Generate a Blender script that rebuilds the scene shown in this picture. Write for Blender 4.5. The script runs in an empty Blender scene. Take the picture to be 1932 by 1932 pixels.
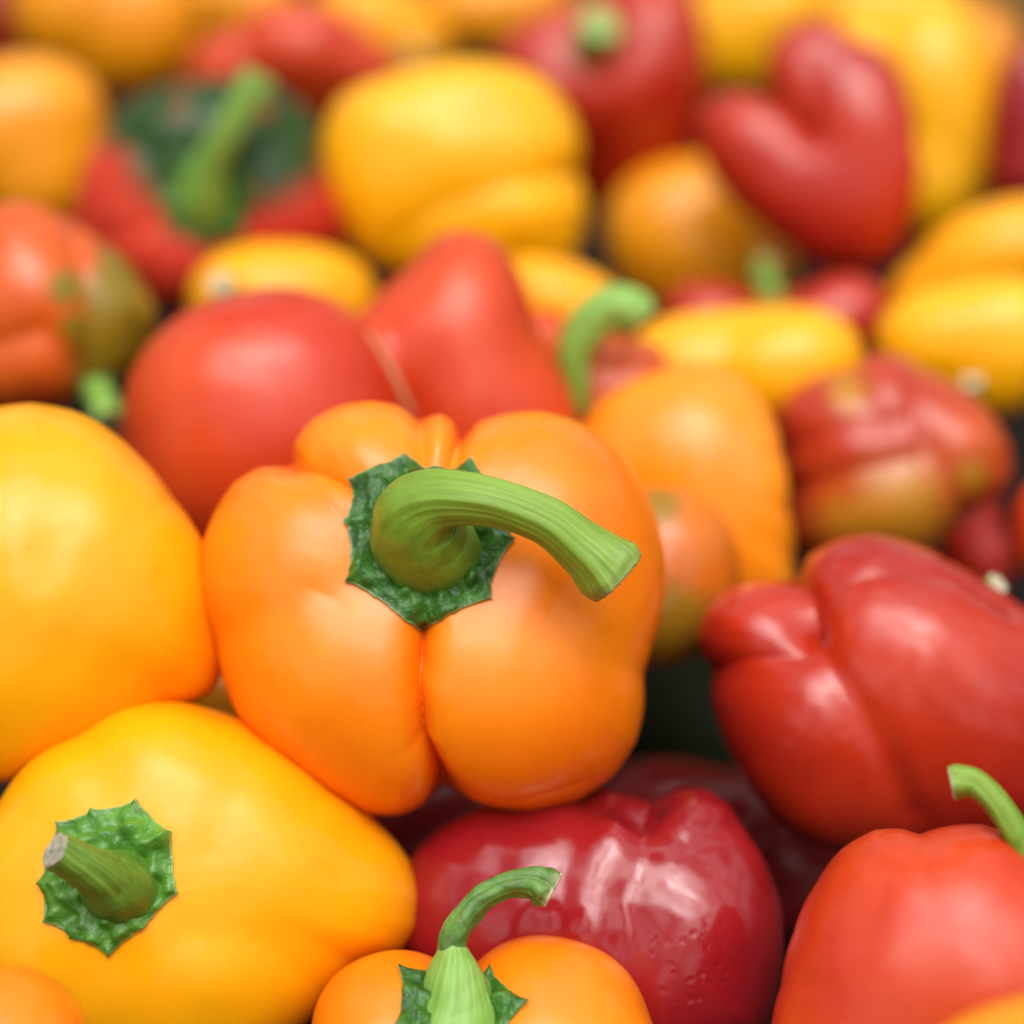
import bpy, bmesh, math, random
import numpy as np
from mathutils import Vector

S = bpy.context.scene
COL = S.collection
rad = math.radians

# ------------------------------------------------------------------ camera
PITCH = rad(30.0)
CAM = np.array([0.0, 0.0, 0.40])
FW = np.array([0.0, math.cos(PITCH), -math.sin(PITCH)])
RT = np.array([1.0, 0.0, 0.0])
UP = np.array([0.0, math.sin(PITCH), math.cos(PITCH)])
FOVK = 0.444            # frame width divided by distance
G = 1932.0              # working grid used to measure the photograph

cd = bpy.data.cameras.new('camera')
cam = bpy.data.objects.new('camera', cd)
COL.objects.link(cam)
cam.location = CAM
cam.rotation_euler = (math.pi / 2 - PITCH, 0, 0)
cd.sensor_width = 36.0
cd.lens = 36.0 / FOVK
cd.clip_start = 0.01
cd.clip_end = 50.0
cd.dof.use_dof = True
cd.dof.focus_distance = 0.449
cd.dof.aperture_fstop = 4.3
cd.dof.aperture_blades = 0
S.camera = cam

# ------------------------------------------------------------------ light
SUN_EL, SUN_AZ = rad(70), rad(176)      # azimuth measured clockwise from +Y
world = bpy.data.worlds.new('World')
S.world = world
world.use_nodes = True
nt = world.node_tree
nt.nodes.clear()
sky = nt.nodes.new('ShaderNodeTexSky')
sky.sky_type = 'NISHITA'
sky.sun_disc = False
sky.sun_elevation = SUN_EL
sky.sun_rotation = SUN_AZ
sky.air_density = 1.0
sky.dust_density = 4.0
sky.ozone_density = 1.0
hs = nt.nodes.new('ShaderNodeHueSaturation')
hs.inputs['Saturation'].default_value = 0.12     # cloudy, nearly neutral sky
bg = nt.nodes.new('ShaderNodeBackground')
bg.inputs['Strength'].default_value = 0.13
wo = nt.nodes.new('ShaderNodeOutputWorld')
nt.links.new(sky.outputs[0], hs.inputs['Color'])
# overcast: the zenith about three times as bright as the horizon, with broken cloud all over
wtc = nt.nodes.new('ShaderNodeTexCoord')
sep = nt.nodes.new('ShaderNodeSeparateXYZ')
nt.links.new(wtc.outputs['Generated'], sep.inputs[0])
grad = nt.nodes.new('ShaderNodeMapRange')
grad.inputs['From Min'].default_value = 0.0
grad.inputs['From Max'].default_value = 1.0
grad.inputs['To Min'].default_value = 0.42
grad.inputs['To Max'].default_value = 1.9
nt.links.new(sep.outputs['Z'], grad.inputs['Value'])
cl = nt.nodes.new('ShaderNodeTexNoise')
cl.inputs['Scale'].default_value = 4.2
cl.inputs['Detail'].default_value = 3.0
cl.inputs['Roughness'].default_value = 0.5
nt.links.new(wtc.outputs['Generated'], cl.inputs['Vector'])
clr = nt.nodes.new('ShaderNodeMapRange')
clr.inputs['From Min'].default_value = 0.40
clr.inputs['From Max'].default_value = 0.60
clr.inputs['To Min'].default_value = 0.30
clr.inputs['To Max'].default_value = 2.0
nt.links.new(cl.outputs['Fac'], clr.inputs['Value'])
mlt = nt.nodes.new('ShaderNodeMath'); mlt.operation = 'MULTIPLY'
nt.links.new(grad.outputs[0], mlt.inputs[0]); nt.links.new(clr.outputs[0], mlt.inputs[1])
vm = nt.nodes.new('ShaderNodeVectorMath'); vm.operation = 'SCALE'
nt.links.new(hs.outputs[0], vm.inputs[0]); nt.links.new(mlt.outputs[0], vm.inputs['Scale'])
nt.links.new(vm.outputs[0], bg.inputs['Color'])
nt.links.new(bg.outputs[0], wo.inputs['Surface'])

sd = bpy.data.lights.new('sun', 'SUN')
sd.energy = 1.3
sd.angle = rad(48)
sd.color = (1.0, 0.95, 0.88)
sun = bpy.data.objects.new('sun', sd)
COL.objects.link(sun)
sv = Vector((math.sin(SUN_AZ) * math.cos(SUN_EL), math.cos(SUN_AZ) * math.cos(SUN_EL), math.sin(SUN_EL)))
sun.rotation_euler = sv.to_track_quat('Z', 'Y').to_euler()
sun.location = (0.6, -0.6, 1.5)

S.view_settings.view_transform = 'Standard'
S.view_settings.look = 'None'
S.view_settings.exposure = 0.08
S.view_settings.gamma = 1.0
S.cycles.max_bounces = 8
S.cycles.diffuse_bounces = 5
S.cycles.caustics_reflective = False
S.cycles.caustics_refractive = False


# ------------------------------------------------------------------ materials
def new_mat(name):
    m = bpy.data.materials.new(name)
    m.use_nodes = True
    n = m.node_tree.nodes
    n.clear()
    return m, n, m.node_tree.links


def node(n, t, **kw):
    x = n.new(t)
    for k, v in kw.items():
        if k in x.inputs.keys():
            x.inputs[k].default_value = v
        else:
            setattr(x, k, v)
    return x


def rgba(c):
    return (c[0], c[1], c[2], 1.0)


def mix(n, l, fac, a, b):
    m = n.new('ShaderNodeMix')
    m.data_type = 'RGBA'
    if isinstance(fac, float):
        m.inputs['Factor'].default_value = fac
    else:
        l.new(fac, m.inputs['Factor'])
    for sock, v in ((m.inputs[6], a), (m.inputs[7], b)):
        if isinstance(v, tuple):
            sock.default_value = rgba(v)
        else:
            l.new(v, sock)
    return m.outputs[2]


def ramp(n, l, src, p0, p1, v0=0.0, v1=1.0):
    r = n.new('ShaderNodeMapRange')
    r.inputs['From Min'].default_value = p0
    r.inputs['From Max'].default_value = p1
    r.inputs['To Min'].default_value = v0
    r.inputs['To Max'].default_value = v1
    r.clamp = True
    l.new(src, r.inputs['Value'])
    return r.outputs[0]


def skin(name, c1, c2, patch=(0.03, 0.10, 0.012), rough=0.33, coat=0.15, pits=0.0, specks=0.5,
         speck_col=(0.10, 0.03, 0.01), spots=0.0, spec=0.36, sss=0.05):
    m, n, l = new_mat(name)
    out = n.new('ShaderNodeOutputMaterial')
    b = n.new('ShaderNodeBsdfPrincipled')
    tc = n.new('ShaderNodeTexCoord')
    info = n.new('ShaderNodeObjectInfo')
    off = n.new('ShaderNodeVectorMath')
    off.operation = 'MULTIPLY_ADD'
    l.new(info.outputs['Random'], off.inputs[0])
    off.inputs[1].default_value = (7.0, 5.0, 3.0)
    l.new(tc.outputs['Object'], off.inputs[2])
    co = off.outputs[0]
    big = node(n, 'ShaderNodeTexNoise', Scale=28.0, Detail=3.0, Roughness=0.5)
    l.new(co, big.inputs['Vector'])
    col = mix(n, l, ramp(n, l, big.outputs['Fac'], 0.35, 0.68), c1, c2)
    fine = node(n, 'ShaderNodeTexNoise', Scale=900.0, Detail=2.0)
    l.new(co, fine.inputs['Vector'])
    col = mix(n, l, ramp(n, l, fine.outputs['Fac'], 0.5, 0.8, 0.0, 0.16), col, tuple(min(1, v * 1.25 + 0.01) for v in c2))
    # patches of unripe or differently ripened skin, painted on as a per-vertex amount
    at = n.new('ShaderNodeAttribute'); at.attribute_name = 'patch'
    pn = node(n, 'ShaderNodeTexNoise', Scale=90.0, Detail=4.0)
    l.new(co, pn.inputs['Vector'])
    add = n.new('ShaderNodeMath'); add.operation = 'MULTIPLY_ADD'
    l.new(pn.outputs['Fac'], add.inputs[0]); add.inputs[1].default_value = 0.5
    l.new(at.outputs['Fac'], add.inputs[2])
    if pits == 0:
        col = mix(n, l, ramp(n, l, add.outputs[0], 0.42, 1.05), col, mix(n, l, ramp(n, l, add.outputs[0], 0.55, 0.95), tuple(0.5 * (a + b) * 0.8 for a, b in zip(c1, patch)), patch))
    # corky scars
    sc = n.new('ShaderNodeAttribute'); sc.attribute_name = 'scar'
    col = mix(n, l, ramp(n, l, sc.outputs['Fac'], 0.3, 0.8), col, (0.50, 0.33, 0.16))
    # sparse dust specks
    vo = node(n, 'ShaderNodeTexVoronoi', Scale=130.0)
    l.new(co, vo.inputs['Vector'])
    sp = ramp(n, l, vo.outputs['Distance'], 0.022, 0.045, 1.0, 0.0)
    wn = n.new('ShaderNodeTexWhiteNoise'); l.new(vo.outputs['Position'], wn.inputs['Vector'])
    th = ramp(n, l, wn.outputs['Value'], 0.78, 0.79)
    mu = n.new('ShaderNodeMath'); mu.operation = 'MULTIPLY'; l.new(sp, mu.inputs[0]); l.new(th, mu.inputs[1])
    mu2 = n.new('ShaderNodeMath'); mu2.operation = 'MULTIPLY'; l.new(mu.outputs[0], mu2.inputs[0]); mu2.inputs[1].default_value = specks
    col = mix(n, l, mu2.outputs[0], col, speck_col)
    if spots > 0:
        v2 = node(n, 'ShaderNodeTexVoronoi', Scale=75.0)
        l.new(co, v2.inputs['Vector'])
        s2 = ramp(n, l, v2.outputs['Distance'], 0.08, 0.13, 1.0, 0.0)
        w2 = n.new('ShaderNodeTexWhiteNoise'); l.new(v2.outputs['Position'], w2.inputs['Vector'])
        t2 = ramp(n, l, w2.outputs['Value'], 0.72, 0.73)
        m2 = n.new('ShaderNodeMath'); m2.operation = 'MULTIPLY'; l.new(s2, m2.inputs[0]); l.new(t2, m2.inputs[1])
        m3 = n.new('ShaderNodeMath'); m3.operation = 'MULTIPLY'; l.new(m2.outputs[0], m3.inputs[0]); m3.inputs[1].default_value = spots
        col = mix(n, l, m3.outputs[0], col, (0.62, 0.22, 0.12))
    l.new(col, b.inputs['Base Color'])
    rn = node(n, 'ShaderNodeTexNoise', Scale=45.0, Detail=3.0)
    l.new(co, rn.inputs['Vector'])
    l.new(ramp(n, l, rn.outputs['Fac'], 0.3, 0.75, rough * 0.82, rough * 1.3), b.inputs['Roughness'])
    b.inputs['Specular IOR Level'].default_value = spec
    b.inputs['Coat Weight'].default_value = coat
    b.inputs['Coat Roughness'].default_value = max(0.05, rough * 0.5)
    if sss > 0:
        b.inputs['Subsurface Weight'].default_value = sss
        b.inputs['Subsurface Radius'].default_value = (1.0, 0.45, 0.12)
        b.inputs['Subsurface Scale'].default_value = 0.004
    # fine waxy relief and, on some, pitted skin
    mid = node(n, 'ShaderNodeTexNoise', Scale=120.0, Detail=4.0, Roughness=0.55)
    l.new(co, mid.inputs['Vector'])
    bp = node(n, 'ShaderNodeBump', Strength=0.10, Distance=0.0006)
    l.new(mid.outputs['Fac'], bp.inputs['Height'])
    nrm = bp.outputs[0]
    bq = node(n, 'ShaderNodeBump', Strength=0.05, Distance=0.0002)
    l.new(fine.outputs['Fac'], bq.inputs['Height']); l.new(nrm, bq.inputs['Normal'])
    nrm = bq.outputs[0]
    scf = node(n, 'ShaderNodeTexNoise', Scale=26.0, Detail=9.0, Roughness=0.62)
    l.new(co, scf.inputs['Vector'])
    bs = node(n, 'ShaderNodeBump', Strength=0.22, Distance=0.0012)
    l.new(scf.outputs['Fac'], bs.inputs['Height']); l.new(nrm, bs.inputs['Normal'])
    nrm = bs.outputs[0]
    if pits > 0:
        vp = node(n, 'ShaderNodeTexVoronoi', Scale=420.0)
        l.new(co, vp.inputs['Vector'])
        pn2 = node(n, 'ShaderNodeTexNoise', Scale=60.0, Detail=2.0)
        l.new(co, pn2.inputs['Vector'])
        hole = ramp(n, l, vp.outputs['Distance'], 0.0, 0.45, 0.0, 1.0)
        msk = ramp(n, l, add.outputs[0], 0.55, 0.95)
        hm = n.new('ShaderNodeMix'); hm.data_type = 'FLOAT'
        l.new(msk, hm.inputs[0]); hm.inputs[2].default_value = 1.0; l.new(hole, hm.inputs[3])
        b3 = node(n, 'ShaderNodeBump', Strength=pits, Distance=0.0007)
        l.new(hm.outputs[0], b3.inputs['Height']); l.new(nrm, b3.inputs['Normal'])
        nrm = b3.outputs[0]
    l.new(nrm, b.inputs['Normal'])
    l.new(nrm, b.inputs['Coat Normal'])
    l.new(b.outputs[0], out.inputs['Surface'])
    return m


def green_mat(name, dark, light, scale, rough, streak=False, brown=0.0, bump=0.5):
    m, n, l = new_mat(name)
    out = n.new('ShaderNodeOutputMaterial')
    b = n.new('ShaderNodeBsdfPrincipled')
    tc = n.new('ShaderNodeTexCoord')
    nz = node(n, 'ShaderNodeTexNoise', Scale=scale, Detail=5.0, Roughness=0.6)
    if streak:
        mp = n.new('ShaderNodeMapping')
        mp.inputs['Scale'].default_value = (9.0, 0.35, 1.0)     # u runs round the stem, v along it
        l.new(tc.outputs['UV'], mp.inputs['Vector'])
        l.new(mp.outputs[0], nz.inputs['Vector'])
        nz.inputs['Scale'].default_value = 4.0
    else:
        l.new(tc.outputs['Object'], nz.inputs['Vector'])
    fac = ramp(n, l, nz.outputs['Fac'], 0.32, 0.68)
    if streak:                                   # streaks start beyond the swollen foot of the stem
        sx = n.new('ShaderNodeSeparateXYZ'); l.new(tc.outputs['UV'], sx.inputs[0])
        foot = ramp(n, l, sx.outputs['Y'], 0.30, 0.50)
        mt = node(n, 'ShaderNodeTexNoise', Scale=260.0, Detail=5.0, Roughness=0.65)
        l.new(tc.outputs['Object'], mt.inputs['Vector'])
        fm = n.new('ShaderNodeMix'); fm.data_type = 'FLOAT'
        l.new(foot, fm.inputs[0]); l.new(ramp(n, l, mt.outputs['Fac'], 0.3, 0.75, 0.0, 0.65), fm.inputs[2]); l.new(fac, fm.inputs[3])
        fac = fm.outputs[0]
    col = mix(n, l, fac, dark, light)
    at = n.new('ShaderNodeAttribute'); at.attribute_name = 'patch'     # pale rims and dry ends
    col = mix(n, l, at.outputs['Fac'], col, (0.42, 0.50, 0.20))
    if brown > 0:
        bn = node(n, 'ShaderNodeTexNoise', Scale=420.0, Detail=5.0, Roughness=0.7)
        l.new(tc.outputs['Object'], bn.inputs['Vector'])
        col = mix(n, l, ramp(n, l, bn.outputs['Fac'], 0.60 - 0.1 * brown, 0.72, 0.0, min(1.0, brown)), col, (0.07, 0.05, 0.025))
    l.new(col, b.inputs['Base Color'])
    b.inputs['Roughness'].default_value = rough
    b.inputs['Subsurface Weight'].default_value = 0.10
    b.inputs['Subsurface Radius'].default_value = (0.4, 1.0, 0.2)
    b.inputs['Subsurface Scale'].default_value = 0.0015
    f2 = node(n, 'ShaderNodeTexNoise', Scale=1500.0, Detail=3.0)
    l.new(tc.outputs['Object'], f2.inputs['Vector'])
    b1 = node(n, 'ShaderNodeBump', Strength=bump, Distance=0.0006)
    l.new(fac, b1.inputs['Height'])
    b2 = node(n, 'ShaderNodeBump', Strength=0.12, Distance=0.0002)
    l.new(f2.outputs['Fac'], b2.inputs['Height']); l.new(b1.outputs[0], b2.inputs['Normal'])
    l.new(b2.outputs[0], b.inputs['Normal'])
    l.new(b.outputs[0], out.inputs['Surface'])
    return m


def plain(name, c1, c2, scale=300.0, rough=0.8, stretch=None):
    m, n, l = new_mat(name)
    out = n.new('ShaderNodeOutputMaterial')
    b = n.new('ShaderNodeBsdfPrincipled')
    tc = n.new('ShaderNodeTexCoord')
    nz = node(n, 'ShaderNodeTexNoise', Scale=scale, Detail=6.0, Roughness=0.6)
    if stretch:
        mp = n.new('ShaderNodeMapping'); mp.inputs['Scale'].default_value = stretch
        l.new(tc.outputs['Object'], mp.inputs['Vector']); l.new(mp.outputs[0], nz.inputs['Vector'])
    else:
        l.new(tc.outputs['Object'], nz.inputs['Vector'])
    l.new(mix(n, l, ramp(n, l, nz.outputs['Fac'], 0.3, 0.7), c1, c2), b.inputs['Base Color'])
    b.inputs['Roughness'].default_value = rough
    b.inputs['Specular IOR Level'].default_value = 0.15
    bp = node(n, 'ShaderNodeBump', Strength=0.4, Distance=0.0005)
    l.new(nz.outputs['Fac'], bp.inputs['Height']); l.new(bp.outputs[0], b.inputs['Normal'])
    l.new(b.outputs[0], out.inputs['Surface'])
    return m


M = {
    'orange': skin('orange_skin', (0.89, 0.185, 0.003), (0.92, 0.255, 0.004), rough=0.30),
    'yellow': skin('yellow_skin', (0.88, 0.345, 0.002), (0.90, 0.385, 0.002), spec=0.3, rough=0.30, coat=0.12, specks=0.3),
    'amber': skin('amber_skin', (0.78, 0.26, 0.003), (0.84, 0.31, 0.004), rough=0.3, specks=0.0),
    'red': skin('red_skin', (0.38, 0.015, 0.007), (0.49, 0.032, 0.007), rough=0.24, coat=0.25, specks=0.0),
    'redspot': skin('spotted_red_skin', (0.36, 0.015, 0.007), (0.50, 0.034, 0.008), rough=0.24, coat=0.35, specks=0.0, spots=0.8),
    'tomato': skin('tomato_red_skin', (0.52, 0.033, 0.009), (0.61, 0.065, 0.010), rough=0.30, specks=0.0, coat=0.12),
    'crimson': skin('crimson_skin', (0.24, 0.007, 0.012), (0.31, 0.011, 0.014), rough=0.15, coat=0.5, pits=0.25, specks=0.0),
    'redgreen': skin('half_ripe_red_skin', (0.50, 0.03, 0.015), (0.62, 0.05, 0.02), patch=(0.022, 0.060, 0.012), rough=0.34, specks=0.0, spec=0.25, coat=0.0),
    'orangegreen': skin('half_ripe_orange_skin', (0.58, 0.075, 0.010), (0.66, 0.12, 0.010), patch=(0.24, 0.16, 0.010), rough=0.24, specks=0.0),
    'redamber': skin('amber_patched_red_skin', (0.42, 0.035, 0.011), (0.54, 0.090, 0.012), patch=(0.46, 0.19, 0.012), rough=0.25, specks=0.0),
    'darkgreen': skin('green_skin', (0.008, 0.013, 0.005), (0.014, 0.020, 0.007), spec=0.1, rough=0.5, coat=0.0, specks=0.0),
}
M['lightorange'] = skin('light_orange_skin', (0.92, 0.25, 0.006), (0.93, 0.30, 0.008), rough=0.30, coat=0.25, specks=0.0)
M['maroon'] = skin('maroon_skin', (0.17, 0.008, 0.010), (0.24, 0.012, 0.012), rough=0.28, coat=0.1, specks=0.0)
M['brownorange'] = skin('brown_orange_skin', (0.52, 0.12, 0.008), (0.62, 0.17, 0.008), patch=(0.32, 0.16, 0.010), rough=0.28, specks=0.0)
M['ochre'] = skin('ochre_skin', (0.50, 0.19, 0.005), (0.60, 0.25, 0.006), rough=0.3, specks=0.0)
M['lemon'] = skin('lemon_yellow_skin', (0.88, 0.385, 0.002), (0.90, 0.43, 0.002), rough=0.3, coat=0.15, specks=0.0)
CALYX = green_mat('calyx_green', (0.012, 0.060, 0.008), (0.060, 0.20, 0.020), 230.0, 0.24, bump=1.0)
CALYX_L = green_mat('calyx_light_green', (0.030, 0.12, 0.010), (0.12, 0.32, 0.03), 150.0, 0.34, bump=0.8)
STEM = green_mat('stem_green', (0.12, 0.22, 0.012), (0.27, 0.44, 0.045), 60.0, 0.40, streak=True, bump=0.35)
STEM_P = green_mat('stem_pale_green', (0.16, 0.34, 0.04), (0.27, 0.46, 0.09), 60.0, 0.42, streak=True, bump=0.35)
STEM_B = green_mat('stem_bruised_green', (0.06, 0.19, 0.015), (0.18, 0.36, 0.05), 60.0, 0.45, streak=True, brown=0.9, bump=0.6)
STEM_C = green_mat('stub_green', (0.07, 0.17, 0.012), (0.19, 0.33, 0.035), 60.0, 0.42, streak=True, brown=0.35, bump=0.4)
CUT_C = plain('grey_cut_end', (0.22, 0.21, 0.15), (0.42, 0.40, 0.30), 500.0)
STEM_DRY = green_mat('stem_drying_green', (0.035, 0.11, 0.012), (0.17, 0.34, 0.05), 60.0, 0.5, streak=False, brown=1.0, bump=0.8)
CUT = plain('dry_cut_end', (0.42, 0.36, 0.22), (0.62, 0.58, 0.42), 500.0)
CUT_G = plain('fresh_cut_end', (0.22, 0.36, 0.08), (0.42, 0.55, 0.22), 500.0)
WOOD = plain('crate_wood', (0.30, 0.15, 0.045), (0.42, 0.22, 0.075), 40.0, 0.7, (1.0, 8.0, 8.0))
FLOOR = plain('dark_tray', (0.006, 0.005, 0.0045), (0.010, 0.008, 0.007), 60.0, 0.9)


# ------------------------------------------------------------------ shape helpers
def unit(v):
    return v / np.linalg.norm(v, axis=-1, keepdims=True)


def point(px, py, d):
    return CAM + d * (FW + RT * ((px - G / 2) / G * FOVK) - UP * ((py - G / 2) / G * FOVK))


def mesh_obj(name, verts, faces, mat, parent=None, attrs=None, uvs=None, smooth=True):
    me = bpy.data.meshes.new(name)
    me.from_pydata([tuple(map(float, v)) for v in verts], [], faces)
    if smooth:
        me.polygons.foreach_set('use_smooth', [True] * len(me.polygons))
    me.materials.append(mat)
    for k, a in (attrs or {}).items():
        at = me.attributes.new(k, 'FLOAT', 'POINT')
        at.data.foreach_set('value', np.asarray(a, dtype=np.float32))
    if uvs is not None:
        ul = me.uv_layers.new(name='UVMap')
        idx = np.zeros(len(me.loops), dtype=np.int32)
        me.loops.foreach_get('vertex_index', idx)
        ul.data.foreach_set('uv', np.asarray(uvs, dtype=np.float32)[idx].ravel())
    me.update()
    o = bpy.data.objects.new(name, me)
    COL.objects.link(o)
    if parent is not None:
        o.parent = parent
    return o


def grid_faces(nr, nc, wrap=True):
    f = []
    for i in range(nr - 1):
        for j in range(nc if wrap else nc - 1):
            a = i * nc + j
            b = i * nc + (j + 1) % nc
            f.append((a, b, b + nc, a + nc))
    return f


def wob(p, seed, freq):
    """cheap smooth 3-D noise in -1..1"""
    r = np.random.RandomState(seed)
    s = np.zeros(len(p))
    for k in range(7):
        w = r.normal(size=3) * freq
        s += np.sin(p @ w + r.uniform(0, 6.28))
    return s / 3.5


class Pepper:
    """one bell pepper: blended swollen lobes round a common centre.
    Sizes are measured on a 1932-unit grid at the pepper's own distance and converted to metres."""

    def __init__(self, name, label, group, d, centre, lobes, mat, pole=(0, 0.4, 1), k=14, p=2.25, res=(120, 90),
                 dimple=None, noise=0.012, patch=None, scar=None, seed=1, dents=(), groove=(),
                 outline=None, rz=200, creases=(), bumps=()):
        self.seed = seed
        self.groove = groove
        self.kd = FOVK / G
        self.rz, self.po = rz, p
        self.creases, self.bumps = creases, bumps
        self.out = None
        if outline is not None:
            o = np.array(outline, float) - np.array([centre[0], centre[1]])
            al = np.arctan2(-o[:, 1], o[:, 0]); rr_ = np.hypot(o[:, 0], o[:, 1])
            od = np.argsort(al); al, rr_ = al[od], rr_[od]
            al = np.concatenate([al - 2 * np.pi, al, al + 2 * np.pi]); rr_ = np.tile(rr_, 3)
            # monotone-ish smooth interpolation: dense linear sampling, then a short blur
            xs = np.linspace(-np.pi, np.pi, 1440, endpoint=False)
            ys = np.interp(xs, al, rr_)
            ker = np.hanning(9); ker /= ker.sum()
            ys = np.convolve(np.tile(ys, 3), ker, 'same')[1440:2880]
            self.out = (xs, ys)
        self.c = np.array([centre[0], centre[1]], float)
        self.cz = centre[2] if len(centre) > 2 else 0.0
        ray = unit(FW + RT * ((self.c[0] - G / 2) / G * FOVK) - UP * ((self.c[1] - G / 2) / G * FOVK))
        self.Z = -ray
        self.X = unit(np.cross(UP, self.Z))
        self.Y = np.cross(self.Z, self.X)
        self.s = FOVK / G * d
        self.org = point(self.c[0], self.c[1], d)
        self.L = []
        self.k = k
        for lb in lobes:
            x, y, z, rx, ry, rz = lb[:6]
            a = rad(lb[6]) if len(lb) > 6 else 0.0
            b = rad(lb[7]) if len(lb) > 7 else 0.0
            pp = lb[8] if len(lb) > 8 else p
            ca, sa, cb, sb = math.cos(a), math.sin(a), math.cos(b), math.sin(b)
            Rz = np.array([[ca, -sa, 0], [sa, ca, 0], [0, 0, 1]])
            Rx = np.array([[1, 0, 0], [0, cb, -sb], [0, sb, cb]])
            R = Rz @ Rx
            f = 1 - z * self.kd          # nearer than the pepper's centre: a little smaller for the same picture size
            self.L.append((np.array([(x - self.c[0]) * f, -(y - self.c[1]) * f, z - self.cz]), np.array([rx, ry, rz], float) * f, R, pp))
        self.pole = unit(np.array(pole, float))
        h = np.array([1.0, 0, 0]) if abs(self.pole[0]) < 0.8 else np.array([0, 1.0, 0])
        self.e1 = unit(h - self.pole * (h @ self.pole))
        self.e2 = np.cross(self.pole, self.e1)
        self.dimple = dimple
        self.noise = noise
        self.dents = dents
        root = bpy.data.objects.new(name, None)
        COL.objects.link(root)
        root.empty_display_size = 0.01
        root.location = self.org
        root['label'] = label
        root['category'] = 'bell pepper'
        if group:
            root['group'] = group
        self.root = root
        nc, nr = res
        th = np.linspace(0, 2 * math.pi, nc, endpoint=False)
        u = np.linspace(0, 1, nr)
        ph = math.pi * (0.004 + 0.992 * u)
        T, P_ = np.meshgrid(th, ph)
        D = (np.sin(P_)[..., None] * (np.cos(T)[..., None] * self.e1 + np.sin(T)[..., None] * self.e2)
             + np.cos(P_)[..., None] * self.pole).reshape(-1, 3)
        pts = D * self.t(D)[:, None]
        faces = grid_faces(nr, nc)
        faces.append(tuple(range(nc)))
        faces.append(tuple(reversed(range((nr - 1) * nc, nr * nc))))
        faces = [tuple(reversed(f)) for f in faces]
        pf = 1 - pts[:, 2] * self.kd
        px = np.stack([pts[:, 0] / pf + self.c[0], -pts[:, 1] / pf + self.c[1], pts[:, 2]], 1)
        at = {}
        at['patch'] = patch(px, D, self) if patch else np.zeros(len(pts))
        sc = np.zeros(len(pts))
        if scar:
            line, w = scar
            for (a, b) in zip(line[:-1], line[1:]):
                a, b = np.array(a, float), np.array(b, float)
                q = np.clip(((px[:, :2] - a) @ (b - a)) / ((b - a) @ (b - a)), 0, 1)
                dd = np.linalg.norm(px[:, :2] - (a + q[:, None] * (b - a)), axis=1)
                sc = np.maximum(sc, np.clip(1.4 - dd / w, 0, 1) * (px[:, 2] > 0))
        at['scar'] = sc
        self.body = mesh_obj('body', self.world(pts), faces, M[mat], root, at)

    def world(self, pts):
        """local grid units -> metres, relative to the pepper's own origin"""
        return (pts[:, :1] * self.X + pts[:, 1:2] * self.Y + pts[:, 2:3] * self.Z) * self.s

    def field(self, q):
        fs = []
        for c, r, R, pp in self.L:
            v = (q - c) @ R / r
            nrm = np.power(np.sum(np.power(np.abs(v) + 1e-9, pp), 1), 1 / pp)
            fs.append((nrm - 1) * r.min())
        fs = np.array(fs)
        if len(fs) == 1:
            return fs[0]
        m = fs.min(0)
        out = m - self.k * np.log(np.exp(-(fs - m) / self.k).sum(0))
        for (i, j, g, w) in self.groove:          # creases pressed in where two lobes meet
            near_ = np.clip(1 - (np.minimum(fs[i], fs[j]) - m) / (1.5 * w), 0, 1)
            out = out + g * near_ * np.exp(-np.abs((fs[i] - fs[j]) / w) ** 1.5)
        return out

    def t_outline(self, D):
        xs, ys = self.out
        al = np.arctan2(D[:, 1], D[:, 0])
        R = np.interp(al, xs, ys, period=2 * np.pi)
        pl = np.hypot(D[:, 0], D[:, 1])
        # towards the viewer the section rounds off so that the outline does not pinch the front
        mean = ys.mean()
        w = pl ** 1.5
        Rm = mean * (1 - w) + R * w
        q = self.po
        t = ((pl / Rm) ** q + (np.abs(D[:, 2]) / self.rz) ** q) ** (-1 / q)
        x, y = t * D[:, 0] + self.c[0], -t * D[:, 1] + self.c[1]
        front = np.clip((t * D[:, 2] + 60) / 120, 0, 1)
        m = np.ones(len(t))
        for (bx, by, br, amp) in self.bumps:
            m += amp * front * np.exp(-(((x - bx) ** 2 + (y - by) ** 2) / br ** 2))
        for line, cw, cd_ in self.creases:
            best = np.full(len(t), 1e9)
            for (a, b) in zip(line[:-1], line[1:]):
                a, b = np.array(a, float), np.array(b, float)
                ab = b - a
                u = np.clip(((x - a[0]) * ab[0] + (y - a[1]) * ab[1]) / (ab @ ab), 0, 1)
                best = np.minimum(best, np.hypot(x - a[0] - u * ab[0], y - a[1] - u * ab[1]))
            m -= front * (cd_ * 0.55 * np.exp(-(best / cw) ** (0.95 if cw < 18 else 1.3 if cw < 27 else 2.0)) + cd_ * 0.45 * np.exp(-(best / (cw * 3.2)) ** 2))
        return t * m

    def t(self, D):
        if self.out is not None:
            return self.finish(D, self.t_outline(D))
        lo = np.zeros(len(D)); hi = np.full(len(D), 1300.0)
        for _ in range(22):
            mid = (lo + hi) / 2
            inside = self.field(D * mid[:, None]) < 0
            lo = np.where(inside, mid, lo); hi = np.where(inside, hi, mid)
        return self.finish(D, (lo + hi) / 2)

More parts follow.
